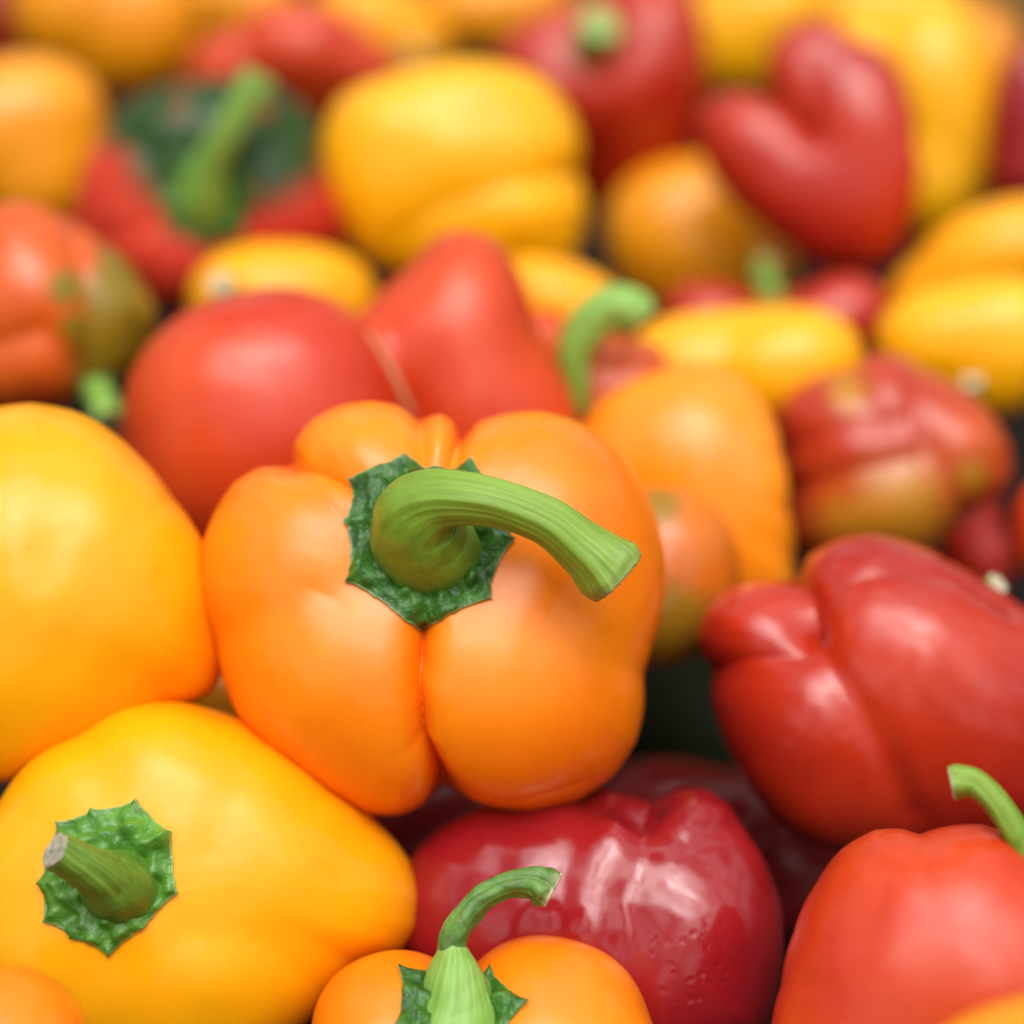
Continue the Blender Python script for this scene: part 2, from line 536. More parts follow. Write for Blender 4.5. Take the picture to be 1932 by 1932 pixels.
    def finish(self, D, t):
        if self.dimple:
            a, w = self.dimple
            ang = np.arccos(np.clip(D @ self.pole, -1, 1))
            t = t * (1 - a * np.exp(-(ang / w) ** 2))
        for (dx, dy, dz, a, w) in self.dents:
            dv = unit(np.array([dx, dy, dz], float))
            ang = np.arccos(np.clip(D @ dv, -1, 1))
            t = t * (1 - a * np.exp(-(ang / w) ** 2))
        if self.noise:
            t = t * (1 + self.noise * wob(D, self.seed, 2.6) + self.noise * 0.45 * wob(D, self.seed + 9, 5.0) + self.noise * 0.10 * wob(D, self.seed + 19, 14))
        return t

    def ab_to_pts(self, ab, off=0.0):
        D = unit(self.pole + ab[:, :1] * self.e1 + ab[:, 1:2] * self.e2)
        return D * (self.t(D) + off)[:, None]

    def solve(self, targets):
        """directions round the pole whose surface points stand at the measured places"""
        tg = np.array([[x - self.c[0], -(y - self.c[1])] for x, y in targets], float)
        ab = np.zeros((len(tg), 2))
        for _ in range(9):
            def proj(q):
                w = self.ab_to_pts(q)
                return w[:, :2] / (1 - w[:, 2:3] * self.kd)
            p0 = proj(ab)
            e = 1e-3
            pa = (proj(ab + [e, 0]) - p0) / e
            pb = (proj(ab + [0, e]) - p0) / e
            r = tg - p0
            det = pa[:, 0] * pb[:, 1] - pa[:, 1] * pb[:, 0]
            det = np.where(np.abs(det) < 1e-3, 1e-3, det)
            da = (r[:, 0] * pb[:, 1] - r[:, 1] * pb[:, 0]) / det
            db = (pa[:, 0] * r[:, 1] - pa[:, 1] * r[:, 0]) / det
            st = np.stack([da, db], 1)
            ln = np.linalg.norm(st, axis=1, keepdims=True)
            ab = ab + st * np.minimum(1, 0.25 / (ln + 1e-9)) * 0.8
        return ab

    def calyx(self, rim=None, radius=None, tips=7, mat=None, sag=0.10, thick=7, bumps=9, res=(144, 34), seed=3, centre=None,
              lift=0.0):
        if rim is None:
            r = np.random.RandomState(seed)
            ab = []
            for i in range(tips):
                a = 2 * math.pi * (i + r.uniform(-.18, .18)) / tips
                ab.append((radius * r.uniform(.9, 1.12) * math.cos(a), radius * r.uniform(.9, 1.12) * math.sin(a)))
            ab = np.array(ab)
        else:
            ab = self.solve(rim)
        if centre is not None:
            c0 = self.solve([centre])[0]
        else:
            c0 = ab.mean(0)
        rel = ab - c0
        order = np.argsort(np.arctan2(rel[:, 1], rel[:, 0]))
        rel = rel[order]
        n = len(rel)
        nc, nr = res
        per = nc // n
        nc = per * n
        R = []
        tipness = []
        for i in range(n):
            a, b = rel[i], rel[(i + 1) % n]
            for j in range(per):
                q = j / per
                v = a * (1 - q) + b * q
                cusp = 1 - abs(2 * q - 1)
                R.append(v * (1 - sag * math.sin(math.pi * q) ** 0.6))
                tipness.append((1 - cusp) ** 4)
        R = np.array(R); tipness = np.array(tipness)
        rng = np.random.RandomState(seed)
        jag = np.convolve(np.tile(rng.normal(size=nc), 3), np.ones(3) / 3, 'same')[nc:2 * nc]
        R = R * (1 + 0.010 * jag)[:, None]
        us = list(np.linspace(0.0, 1.0, nr)) + [1.0]
        pts, at = [], []
        for i, u in enumerate(us):
            q = np.array(R) * max(u, 0.004) + c0
            last = i == len(us) - 1
            base = self.ab_to_pts(q)
            Dn = unit(base)
            ph = np.arctan2(R[:, 1], R[:, 0])
            fold = np.cos(ph * n + 1.3 * np.sin(ph * 2 + seed)) * 0.5 + 0.5
            w1 = wob(base, seed + 5, 0.055)
            w2 = wob(base, seed + 6, 0.12)
            edge = min(1.0, (1 - u) * 8)
            env = math.sin(math.pi * min(1, u)) ** 0.7 if 0 < u < 1 else 0
            off = thick * (0.55 + 0.45 * edge) + bumps * env * (0.5 * fold + 0.62 * w1 + 0.40 * w2) + lift * tipness * u ** 6
            off = np.maximum(off, 1.2)
            if last:
                off = np.full(len(R), -6.0)
            pts.append(base + Dn * off[:, None])
            at.append(np.full(len(R), 0.55 if u > 0.985 else 0.0) * (1 - 0.4 * tipness))
        pts = np.concatenate(pts)
        faces = [tuple(reversed(f)) for f in grid_faces(len(us), nc)]
        faces.append(tuple(range(nc)))
        o = mesh_obj('calyx', self.world(pts), faces, mat or CALYX, self.root, {'patch': np.concatenate(at)})
        # face outwards
        self.cal = o
        return o

    def stem(self, path, mat=None, cut=None, ridges=5, ridge=0.07, res=(60, 90), seed=4, flat=1.0, lumps=0.03, twist=0.8, pale_end=0.0, tip_bulge=0.0):
        """path: (x, y, z, radius) in grid units; first point sits inside the calyx"""
        pa = np.array([[(x - self.c[0]) * (1 - z * self.kd), -(y - self.c[1]) * (1 - z * self.kd), z, r * (1 - z * self.kd)] for x, y, z, r in path], float)
        n = len(pa)
        nr, nc = res[1], res[0]
        # Catmull-Rom through the measured points
        ext = np.vstack([2 * pa[0] - pa[1], pa, 2 * pa[-1] - pa[-2]])
        u = np.linspace(0, n - 1 - 1e-6, nr)
        i = u.astype(int); f = (u - i)[:, None]
        p0, p1, p2, p3 = ext[i], ext[i + 1], ext[i + 2], ext[i + 3]
        C = 0.5 * (2 * p1 + (p2 - p0) * f + (2 * p0 - 5 * p1 + 4 * p2 - p3) * f ** 2 + (3 * p1 - p0 - 3 * p2 + p3) * f ** 3)
        pos, rr = C[:, :3], np.maximum(C[:, 3], 2)
        tan = unit(np.gradient(pos, axis=0))
        nrm = np.cross(tan[0], [0.3, 1, 0.2]); nrm = nrm / np.linalg.norm(nrm)
        pts, uv, ats = [], [], []
        th = np.linspace(0, 2 * math.pi, nc, endpoint=False)
        rs = np.random.RandomState(seed * 7 + 1)
        prof_set = [(ridges, 1.0, rs.uniform(0, 6), rs.uniform(-1, 1)), (ridges - 2, .5, rs.uniform(0, 6), rs.uniform(-2, 2)),
                    (ridges * 2 - 1, .45, rs.uniform(0, 6), rs.uniform(-2, 2)), (ridges * 3 + 1, .25, rs.uniform(0, 6), rs.uniform(-2, 2)),
                    (ridges * 5 - 2, .10, rs.uniform(0, 6), rs.uniform(-3, 3))]
        lp = rs.uniform(0, 6.28, 6)

        def lump_f(a, v):
            return (np.sin(2 * a + 8 * v + lp[0]) + np.sin(a - 15 * v + lp[1]) + np.sin(3 * a + 25 * v + lp[2]) + 0.7 * np.sin(5 * a - 41 * v + lp[3])) / 2.5
        for k in range(nr):
            nrm = nrm - tan[k] * (nrm @ tan[k]); nrm /= np.linalg.norm(nrm)
            bn = np.cross(tan[k], nrm)
            v = k / (nr - 1)
            a = th + twist * v
            grow = np.clip((v - 0.18) * 3.2, 0.12, 1)
            prof = sum(am * np.sin(fr * th + ph_ + dr * v) for fr, am, ph_, dr in prof_set)
            s = 1 + ridge * grow * prof + lumps * lump_f(th, v)
            r_ = rr[k] * s
            ring = pos[k] + r_[:, None] * (np.cos(a)[:, None] * nrm + flat * np.sin(a)[:, None] * bn)
            pts.append(ring)
            uv.append(np.stack([th / (2 * math.pi), np.full(nc, v)], 1))
            ats.append(np.full(nc, pale_end * max(0, (v - 0.86) / 0.14)))
            if k == nr - 1:
                endc, endr, endT = pos[k], r_, tan[k]
                e_n, e_b, e_a = nrm.copy(), bn, a
        faces = [tuple(reversed(f)) for f in grid_faces(nr, nc)]
        faces = [tuple(reversed(f)) for f in faces]
        o = mesh_obj('stem', self.world(np.concatenate(pts)), faces, mat or STEM, self.root, {'patch': np.concatenate(ats)}, np.concatenate(uv))
        # cut face
        cp, rings = [], [(1.0, -1.5), (1.0, 0.5), (0.93, 3.5), (0.80, 3.0), (0.55, 1.0), (0.25, 1.8), (0.03, 1.5)]
        g = np.random.RandomState(seed)
        for q, z in rings:
            jit = 1 + 0.03 * g.normal(size=nc) * (q > 0.5)
            r_ = endr * q
            cp.append(endc + endT * (z * endr.mean() / 40) + r_[:, None] * (np.cos(e_a)[:, None] * e_n + flat * np.sin(e_a)[:, None] * e_b)
                      + endT * (g.normal(size=(nc, 1)) * 0.014 * endr.mean()))
        f2 = grid_faces(len(rings), nc)
        f2.append(tuple(range((len(rings) - 1) * nc, len(rings) * nc)))
        c = mesh_obj('cut_end', self.world(np.concatenate(cp)), f2, cut or CUT, o)
        return o


# ------------------------------------------------------------------ the peppers
ORG, YEL, RED = 'orange bell peppers in the heap', 'yellow bell peppers in the heap', 'red bell peppers in the heap'


def near(px, pts, r):
    """1 near any of the measured spots, fading to 0 at distance r"""
    v = np.zeros(len(px))
    for (x, y, rr) in pts:
        dd = np.hypot(px[:, 0] - x, px[:, 1] - y)
        v = np.maximum(v, np.clip(1 - (dd / (r * rr)) ** 2, 0, 1))
    return v * np.clip((px[:, 2] + 120) / 120, 0, 1)


# --- A: the sharp orange pepper in the middle
A = Pepper('bell_pepper', 'large sharp orange bell pepper in the centre with thick green stem bent right', ORG, 0.492,
           (815, 1150), [], 'orange', pole=(-6, 118, 300), res=(680, 280), dimple=(0.20, 0.50), noise=0.006, seed=3,
           rz=335, p=2.45,
           outline=[(868, 832), (900, 800), (960, 782), (1030, 782), (1100, 805), (1160, 850), (1205, 910), (1240, 990), (1254, 1060), (1250, 1140), (1232, 1215),
                    (1217, 1275), (1214, 1330), (1195, 1400), (1150, 1460), (1085, 1505), (1000, 1528), (930, 1520), (870, 1500), (838, 1486), (800, 1518), (750, 1535),
                    (690, 1532), (630, 1500), (560, 1440), (500, 1390), (455, 1330), (420, 1260), (390, 1180), (378, 1100), (388, 1030), (410, 970), (445, 915),
                    (490, 885), (545, 875), (555, 835), (590, 795), (640, 770), (700, 762), (750, 770), (788, 790), (800, 784), (830, 783), (856, 795), (864, 812)],
           creases=[([(797, 1195), (789, 1300), (798, 1400), (838, 1492)], 12, 0.12), ([(797, 1195), (789, 1300), (798, 1400), (838, 1492)], 6, 0.09), ([(801, 1150), (797, 1195), (793, 1260)], 9, 0.05), ([(548, 876), (600, 885), (658, 912)], 11, 0.07),
                    ([(795, 780), (802, 870)], 8, 0.05), ([(868, 815), (846, 872)], 8, 0.06), ([(1230, 1280), (1150, 1240), (1080, 1160)], 45, 0.025),
                    ([(400, 1210), (540, 1160), (650, 1105)], 45, 0.035), ([(860, 1485), (960, 1500), (1090, 1460)], 12, 0.012), 
                    ([(640, 1140), (590, 1110)], 26, 0.02)],
           bumps=[(520, 1060, 110, 0.03), (600, 1290, 150, 0.05), (1020, 1320, 150, 0.055), (1080, 960, 130, 0.05), (690, 850, 80, 0.04), (830, 830, 25, 0.03)])
A.calyx(rim=[(765, 862), (888, 868), (958, 935), (968, 1020), (924, 1130), (797, 1191), (656, 1098), (652, 985), (660, 910)],
        centre=(815, 1015), mat=CALYX, sag=0.07, thick=11, bumps=18, res=(360, 80), lift=6)
A.stem([(812, 1035, 150, 100), (812, 1036, 215, 106), (806, 1030, 262, 104), (790, 1004, 310, 94), (788, 968, 362, 78), (826, 942, 402, 60),
        (888, 940, 430, 51), (960, 953, 442, 47), (1040, 985, 444, 48), (1098, 1030, 440, 53), (1132, 1058, 437, 63), (1152, 1076, 435, 69), (1166, 1089, 434, 64)],
       STEM, CUT_G, ridges=5, ridge=0.040, res=(120, 170), flat=0.95, pale_end=0.35)

# --- B: yellow pepper front left
B = Pepper('bell_pepper', 'sharp yellow bell pepper at the front left with a short cut stem pointing left', YEL, 0.478,
           (360, 1650), [], 'yellow', pole=(-150, 0, 260), res=(240, 180), dimple=(0.05, 0.35), noise=0.012, seed=8,
           rz=262, p=2.2,
           outline=[(-75, 1650), (-40, 1580), (0, 1520), (60, 1430), (140, 1370), (220, 1325), (330, 1320), (420, 1345), (500, 1390), (570, 1430), (640, 1490), (720, 1560),
                    (775, 1630), (795, 1700), (787, 1760), (760, 1800), (690, 1835), (620, 1890), (540, 1960), (400, 2020), (200, 2020), (60, 1970), (-20, 1900), (-70, 1800)],
           creases=[([(235, 1810), (240, 1960)], 45, 0.03), ([(130, 1360), (190, 1480)], 45, 0.03), ([(400, 1340), (440, 1480), (400, 1600)], 50, 0.03),
                    ([(360, 1760), (520, 1790), (680, 1840)], 45, 0.035), ([(700, 1560), (640, 1640)], 50, 0.02)],
           bumps=[(290, 1420, 60, 0.02), (520, 1640, 90, 0.035), (400, 1830, 70, 0.03), (110, 1450, 70, 0.02), (60, 1780, 90, 0.03)])
B.calyx(rim=[(262, 1512), (325, 1572), (336, 1682), (275, 1745), (213, 1793), (145, 1760), (95, 1730), (85, 1660), (118, 1550), (180, 1528)],
        centre=(215, 1650), mat=CALYX_L, sag=0.04, thick=15, bumps=22, res=(300, 70), seed=11, lift=6)
B.stem([(225, 1668, 235, 78), (215, 1664, 275, 66), (200, 1654, 305, 50), (180, 1640, 330, 44), (145, 1620, 352, 40), (108, 1600, 372, 37)],
       STEM_C, CUT_C, ridges=5, ridge=0.05, res=(90, 100), flat=0.95)

# --- C: orange pepper at the bottom edge
C_ = Pepper('bell_pepper', 'orange bell pepper cut by the bottom edge with thin crooked stem on green cone', ORG, 0.455,
            (900, 2040), [
                (768, 2010, -10, 174, 203, 240, 20, -30, 2.2),
                (1020, 2010, -40, 200, 218, 260, -15, -30, 2.3),
                (1085, 2080, 20, 190, 200, 230, 0, 0, 2.2),
                (880, 2150, 60, 260, 200, 220, 0, 0, 2.2),
            ], 'orange', pole=(-25, 100, 130), k=10, groove=((0, 1, 10, 12),), res=(220, 160), dimple=(0.12, 0.45), noise=0.01, seed=12)
C_.calyx(radius=0.52, tips=7, mat=CALYX, sag=0.08, thick=9, bumps=18, res=(210, 54), seed=5, lift=14)
C_.stem([(862, 1990, 110, 122), (863, 1955, 122, 106), (862, 1905, 134, 80), (858, 1850, 146, 58), (853, 1808, 152, 37), (850, 1788, 154, 24)],
        STEM_P, CUT, ridges=5, ridge=0.03, res=(80, 100), pale_end=0.5)
tw = C_.stem([(852, 1812, 150, 30), (852, 1785, 155, 27), (866, 1752, 160, 27), (900, 1706, 164, 25), (950, 1676, 166, 24), (1000, 1668, 166, 29), (1030, 1676, 166, 38), (1045, 1684, 166, 36)],
             STEM_DRY, CUT, ridges=4, ridge=0.10, lumps=0.09, res=(80, 160), seed=9, pale_end=0.7)
tw.name = 'stem_tip'

# --- D, G corners
D_ = Pepper('bell_pepper', 'orange bell pepper sliver in the bottom left corner of the picture', ORG, 0.40,
            (-70, 2010), [(-30, 2010, 0, 200, 185, 190), (-140, 2000, 0, 170, 190, 190)], 'orange', k=14, res=(90, 70), seed=14)
AG = Pepper('bell_pepper', 'amber yellow bell pepper sliver in the bottom right corner of the picture', YEL, 0.37,
            (1990, 2080), [(1960, 2090, 0, 250, 205, 200, 15), (2060, 2060, 0, 190, 190, 190)], 'amber', k=14, res=(90, 70), seed=15)

# --- E: yellow at left
E = Pepper('bell_pepper', 'big smooth yellow bell pepper at the left edge with no stem showing', YEL, 0.49,
           (100, 1120), [], 'yellow', pole=(-300, -60, -60), res=(180, 140), noise=0.012, seed=21, rz=290, p=2.25,
           outline=[(-220, 1000), (-130, 850), (-20, 775), (60, 758), (140, 775), (200, 808), (260, 865), (320, 940), (365, 1000), (400, 1080), (425, 1180), (428, 1255),
                    (405, 1308), (330, 1345), (220, 1400), (120, 1440), (20, 1472), (-80, 1470), (-180, 1360), (-240, 1180)],
           creases=[([(80, 760), (110, 900), (90, 1050)], 60, 0.03), ([(-40, 1150), (140, 1240), (300, 1300)], 60, 0.03)],
           bumps=[(190, 980, 90, 0.03), (40, 1010, 70, 0.02), (60, 1150, 90, 0.02)])
F_ = Pepper('bell_pepper', 'small yellow bell pepper deep between big left yellow and central orange ones', YEL, 0.55,
            (400, 1390), [(400, 1360, 0, 170, 170, 130), (460, 1370, 0, 130, 140, 120)], 'yellow', k=14, res=(80, 60), seed=22)

# --- G: two lobed red pepper behind the central one
G_ = Pepper('bell_pepper', 'tomato red two-lobed bell pepper with corky scar in its crease, behind central orange one', RED, 0.575,
            (690, 810), [
                (500, 802, 50, 256, 252, 225, 8, 0, 2.4),
                (880, 705, -50, 132, 266, 190, 2, 0, 2.25),
                (795, 660, -50, 130, 165, 170, -38, 0, 2.1),
                (930, 830, -50, 168, 230, 190, 10, 0, 2.2),
                (330, 880, -30, 105, 120, 140, 0, 0, 2.2),
            ], 'tomato', pole=(-40, -300, 60), k=13, res=(220, 160), noise=0.014, seed=26,
            scar=([(695, 628), (716, 655), (738, 695), (758, 735), (778, 780)], 5))

# --- H: half ripe pepper at left edge
H_ = Pepper('bell_pepper', 'orange red bell pepper turning olive, at the left edge above the big yellow one', RED, 0.60,
            (80, 600), [], 'orangegreen', pole=(110, -150, 60), res=(120, 100), seed=31, noise=0.015,
            patch=lambda px, D, s: near(px, [(235, 570, 1.0), (215, 650, 1.0), (240, 490, .7), (125, 540, .4), (140, 620, .35)], 120),
           rz=170, p=2.3,
            outline=[(-60, 470), (0, 390), (60, 385), (130, 410), (200, 460), (255, 520), (288, 590), (280, 660), (250, 710), (200, 735), (165, 748), (130, 768), (60, 775), (-40, 780), (-110, 650)],
            creases=[([(140, 440), (175, 600), (160, 745)], 18, 0.11), ([(-20, 655), (80, 625), (150, 690)], 16, 0.08)],
            bumps=[(70, 560, 70, 0.05), (225, 570, 50, 0.05), (90, 700, 50, 0.04)])
H_.calyx(radius=0.34, tips=6, mat=CALYX, thick=8, bumps=10, res=(84, 16), seed=32)
H_.stem([(180, 735, 90, 30), (190, 750, 120, 28), (200, 775, 150, 30), (205, 792, 165, 30)], STEM_P, CUT_G, res=(24, 20))

# --- J: red pepper with a big green crown, upper left
def jpatch(px, D, s):
    return near(px, [(410, 300, 1.0), (320, 290, .8), (510, 290, .85), (560, 230, .6), (255, 240, .55), (400, 190, .6), (300, 190, .45), (530, 180, .4)], 170) * 0.95


J_ = Pepper('bell_pepper', 'dark red bell pepper blushed green round its long pale stem at the upper left', RED, 0.69,
            (400, 372), [], 'redgreen', pole=(-15, -8, 200), res=(170, 130), dimple=(0.30, 0.42), noise=0.012, seed=35, patch=jpatch, rz=175, p=2.4,
            outline=[(138, 440), (150, 350), (180, 275), (225, 210), (300, 168), (400, 152), (520, 165), (590, 210), (622, 280), (655, 350), (667, 420), (640, 480),
                     (560, 512), (470, 545), (400, 580), (320, 592), (240, 560), (175, 505)],
            creases=[([(390, 420), (400, 500), (420, 580)], 24, 0.08), ([(330, 340), (240, 260)], 26, 0.08), ([(450, 340), (560, 230)], 26, 0.08), ([(330, 420), (200, 450)], 26, 0.06)],
            bumps=[(270, 480, 60, 0.04), (570, 410, 60, 0.04), (340, 530, 50, 0.04)])
J_.calyx(radius=0.62, tips=8, mat=CALYX, thick=10, bumps=24, res=(144, 40), seed=36)
J_.stem([(380, 400, 70, 82), (382, 372, 135, 58), (395, 310, 190, 34), (430, 250, 230, 30), (462, 195, 250, 30), (482, 158, 255, 33), (488, 145, 255, 34)],
        STEM_P, CUT_G, res=(30, 50), pale_end=0.3)

# --- K, L, M, N, O, P, Q, R
K_ = Pepper('bell_pepper', 'yellow bell pepper top peeking over the red two-lobed one with a pale stem stub', YEL, 0.655,
            (530, 580), [(520, 570, 0, 165, 112, 130, 0, 0, 2.3), (600, 590, -20, 110, 110, 120, 0, 0, 2.2)], 'yellow', k=14,
            pole=(-110, 40, 60), res=(100, 80), seed=41)
K_.stem([(440, 560, 90, 24), (428, 548, 135, 22), (416, 536, 165, 22)], STEM_P, CUT, res=(20, 16), pale_end=1.0)
L_ = Pepper('bell_pepper', 'large ridged yellow bell pepper lying sideways behind the red two-lobed one', YEL, 0.69,
            (860, 330), [], 'lemon', pole=(-300, 20, 0), res=(150, 110), noise=0.01, seed=43,
           rz=165, p=2.4,
            outline=[(606, 260), (640, 190), (720, 150), (820, 125), (930, 122), (1020, 150), (1070, 200), (1096, 265), (1092, 325), (1107, 370), (1105, 430), (1080, 490), (1000, 520),
                     (800, 530), (690, 500), (640, 420), (608, 340)],
            creases=[([(1100, 330), (960, 350), (820, 395), (740, 460)], 16, 0.08), ([(1070, 210), (950, 215), (850, 230)], 16, 0.03), ([(1100, 440), (980, 450)], 14, 0.03)],
            bumps=[(850, 275, 60, 0.03), (980, 400, 50, 0.05), (700, 230, 60, 0.02)])
Mm = Pepper('bell_pepper', 'amber yellow bell pepper at the left edge beside the green-blushed red one', YEL, 0.74,
            (70, 270), [(60, 230, 0, 140, 125, 140), (80, 330, 0, 135, 120, 140), (-40, 270, 0, 130, 140, 140)], 'amber', k=10, res=(90, 70), seed=45)
Nn = Pepper('bell_pepper', 'amber bell pepper in the top left corner above the amber one at the left edge', YEL, 0.86,
            (210, 30), [(140, 10, 0, 120, 130, 130), (260, 40, 0, 125, 140, 130), (200, 90, -10, 110, 90, 110)], 'amber', k=10, res=(90, 70), seed=46)
Oo = Pepper('bell_pepper', 'deep purple red bell pepper sliver in the top left corner', RED, 0.90,
            (-60, 60), [(-50, 50, 0, 95, 110, 100), (-70, 100, 0, 80, 60, 90)], 'crimson', k=10, res=(60, 50), seed=47)
Pp = Pepper('bell_pepper', 'orange red humped bell pepper above the long pale stem near the top edge', RED, 0.82,
            (560, 110), [(440, 130, 0, 90, 70, 90, 25, 0, 2.2), (565, 95, 20, 115, 90, 110, 0, 0, 2.2), (650, 120, 10, 110, 68, 100, -22, 0, 2.2),
                         (600, 165, 0, 100, 65, 90)], 'tomato', k=9, res=(100, 80), seed=48)
Qq = Pepper('bell_pepper', 'yellow bell pepper right of the orange red humped one near the top edge', YEL, 0.89,
            (730, 60), [(700, 50, 0, 115, 100, 110, -20), (760, 90, 0, 90, 90, 100)], 'yellow', k=10, pole=(60, -60, 90), res=(80, 60), seed=49)
Qq.stem([(770, 105, 60, 18), (775, 100, 90, 15), (785, 92, 112, 14)], STEM_P, CUT, res=(20, 16))
Rr = Pepper('bell_pepper', 'amber yellow bell pepper cut by the top edge between two red ones', YEL, 0.95,
            (930, 10), [(890, 20, 0, 95, 80, 90), (980, 10, 0, 100, 90, 90)], 'amber', k=10, res=(80, 60), seed=50)
R2 = Pepper('bell_pepper', 'amber yellow bell pepper cut by the top edge behind the orange red humped one', YEL, 0.97,
            (440, 0), [(410, 0, 0, 90, 90, 90), (490, 10, 0, 80, 80, 90)], 'amber', k=10, res=(80, 60), seed=51)

# --- S: red with green stem at the top
S_ = Pepper('bell_pepper', 'red bell pepper with a short bright green stem near the middle of the top edge', RED, 0.80,
            (1170, 170), [
                (1060, 120, 20, 120, 95, 120, 14, 0, 2.2),
                (1220, 110, 30, 110, 150, 140, 0, 0, 2.3),
                (1150, 170, 30, 130, 115, 140, 0, 0, 2.2),
                (1180, 270, -20, 120, 130, 120, 0, 0, 2.2),
            ], 'red', pole=(-45, 70, 110), k=28, res=(120, 90), dimple=(0.22, 0.4), seed=52)
S_.calyx(radius=0.24, tips=6, mat=CALYX_L, thick=7, bumps=6, res=(72, 14), seed=53)
S_.stem([(1110, 110, 85, 44), (1114, 92, 130, 40), (1124, 66, 175, 38), (1134, 48, 195, 40)], STEM_P, CUT_G, res=(24, 24))

# --- T: yellows at the top right
T1 = Pepper('bell_pepper', 'yellow bell pepper at the top edge between the stemmed red and the curled red one', YEL, 0.92,
            (1400, 60), [(1390, 70, 0, 110, 115, 110), (1450, 30, 0, 120, 110, 110)], 'lemon', k=10, res=(80, 60), seed=54)
T2 = Pepper('bell_pepper', 'long yellow bell pepper standing behind the right side of the curled red one', YEL, 0.80,
            (1720, 240), [(1770, 190, 0, 115, 190, 130, 12, 0, 2.2), (1740, 330, 10, 110, 125, 120, 0, 0, 2.2), (1660, 200, -20, 150, 190, 120, 0, 0, 2.2)],
            'lemon', k=10, res=(110, 90), seed=55)
T3 = Pepper('bell_pepper', 'yellow bell pepper cut by the top edge above the curled red one', YEL, 0.96,
            (1640, 30), [(1610, 25, 0, 130, 100, 100), (1720, 40, 0, 110, 90, 100)], 'lemon', k=10, res=(80, 60), seed=56)
T4 = Pepper('bell_pepper', 'amber yellow bell pepper just below the brown board in the top right corner', YEL, 0.92,
            (1840, 130), [(1830, 120, 0, 90, 105, 90), (1870, 160, 0, 60, 90, 80)], 'amber', k=10, res=(80, 60), seed=57)

# --- U: curled red pepper
U_ = Pepper('bell_pepper', 'glossy red bell pepper curled into a hook at the upper right', RED, 0.715,
            (1602, 325), [], 'red', pole=(-60, -220, -40), res=(160, 130), noise=0.008, seed=58,
           rz=125, p=2.3,
            outline=[(1468, 188), (1450, 160), (1450, 95), (1475, 55), (1530, 34), (1575, 44), (1612, 78), (1660, 95), (1695, 135), (1718, 195), (1727, 270), (1728, 350), (1716, 430),
                     (1690, 480), (1650, 510), (1600, 515), (1540, 500), (1480, 455), (1420, 410), (1370, 368), (1335, 318), (1318, 262), (1322, 210), (1352, 178), (1400, 168), (1456, 174)],
            creases=[([(1506, 226), (1512, 234)], 30, 0.34), ([(1510, 215), (1535, 160), (1545, 110)], 22, 0.08), ([(1690, 150), (1680, 420)], 40, 0.015)],
            bumps=[(1640, 230, 60, 0.05), (1410, 260, 60, 0.04), (1540, 360, 110, 0.07)])
V_ = Pepper('bell_pepper', 'shaded amber bell pepper tucked below and left of the curled red one', YEL, 0.78,
            (1300, 455), [(1290, 450, 0, 145, 150, 130, 10), (1370, 480, -10, 130, 130, 120, 0)], 'amber', k=16, res=(90, 70), seed=59)
W_ = Pepper('bell_pepper', 'small red bell pepper with a green stem below the tip of the curled red one', RED, 0.69,
            (1460, 610), [(1330, 600, 0, 85, 70, 90, 0), (1590, 600, 0, 85, 80, 90, 0), (1460, 620, 10, 150, 70, 100, 0)], 'red', pole=(0, 60, 50),
            k=10, res=(100, 80), seed=60, dimple=(0.2, 0.4))
W_.calyx(radius=0.45, tips=6, mat=CALYX, thick=7, bumps=6, res=(72, 14), seed=61)
W_.stem([(1455, 575, 50, 30), (1450, 550, 60, 24), (1440, 515, 66, 20), (1448, 490, 66, 22)], STEM_P, CUT, res=(24, 20))
X_ = Pepper('bell_pepper', 'yellow bell pepper right of the hooked pale green stem', YEL, 0.625,
            (1420, 690), [(1320, 710, 0, 150, 118, 120, 0, 0, 2.2), (1480, 700, 20, 148, 112, 130, 12, 0, 2.2), (1430, 640, -10, 150, 60, 100)],
            'lemon', k=10, res=(100, 80), seed=62)
Y_ = Pepper('bell_pepper', 'yellow bell pepper between the red two-lobed one and the hooked pale green stem', YEL, 0.655,
            (1050, 580), [(1040, 570, 0, 120, 85, 110, -15), (1090, 600, 0, 90, 70, 100)], 'yellow', k=10, res=(90, 70), seed=63)

# --- Z: orange-red with hooked stem
Z_ = Pepper('bell_pepper', 'orange red bell pepper carrying a hooked pale green stem behind the central orange one', ORG, 0.60,
            (1130, 790), [(1080, 780, 0, 120, 165, 120, 0), (1180, 750, 0, 100, 110, 110, 0)], 'orangegreen', pole=(-50, 120, 60), k=10, res=(100, 80), seed=64)
Z_.stem([(1090, 775, 130, 22), (1086, 720, 150, 28), (1084, 665, 162, 34), (1108, 620, 170, 38), (1150, 585, 175, 40), (1190, 588, 175, 42), (1205, 606, 175, 38)],
        STEM_P, CUT_G, res=(30, 50), pale_end=0.2)

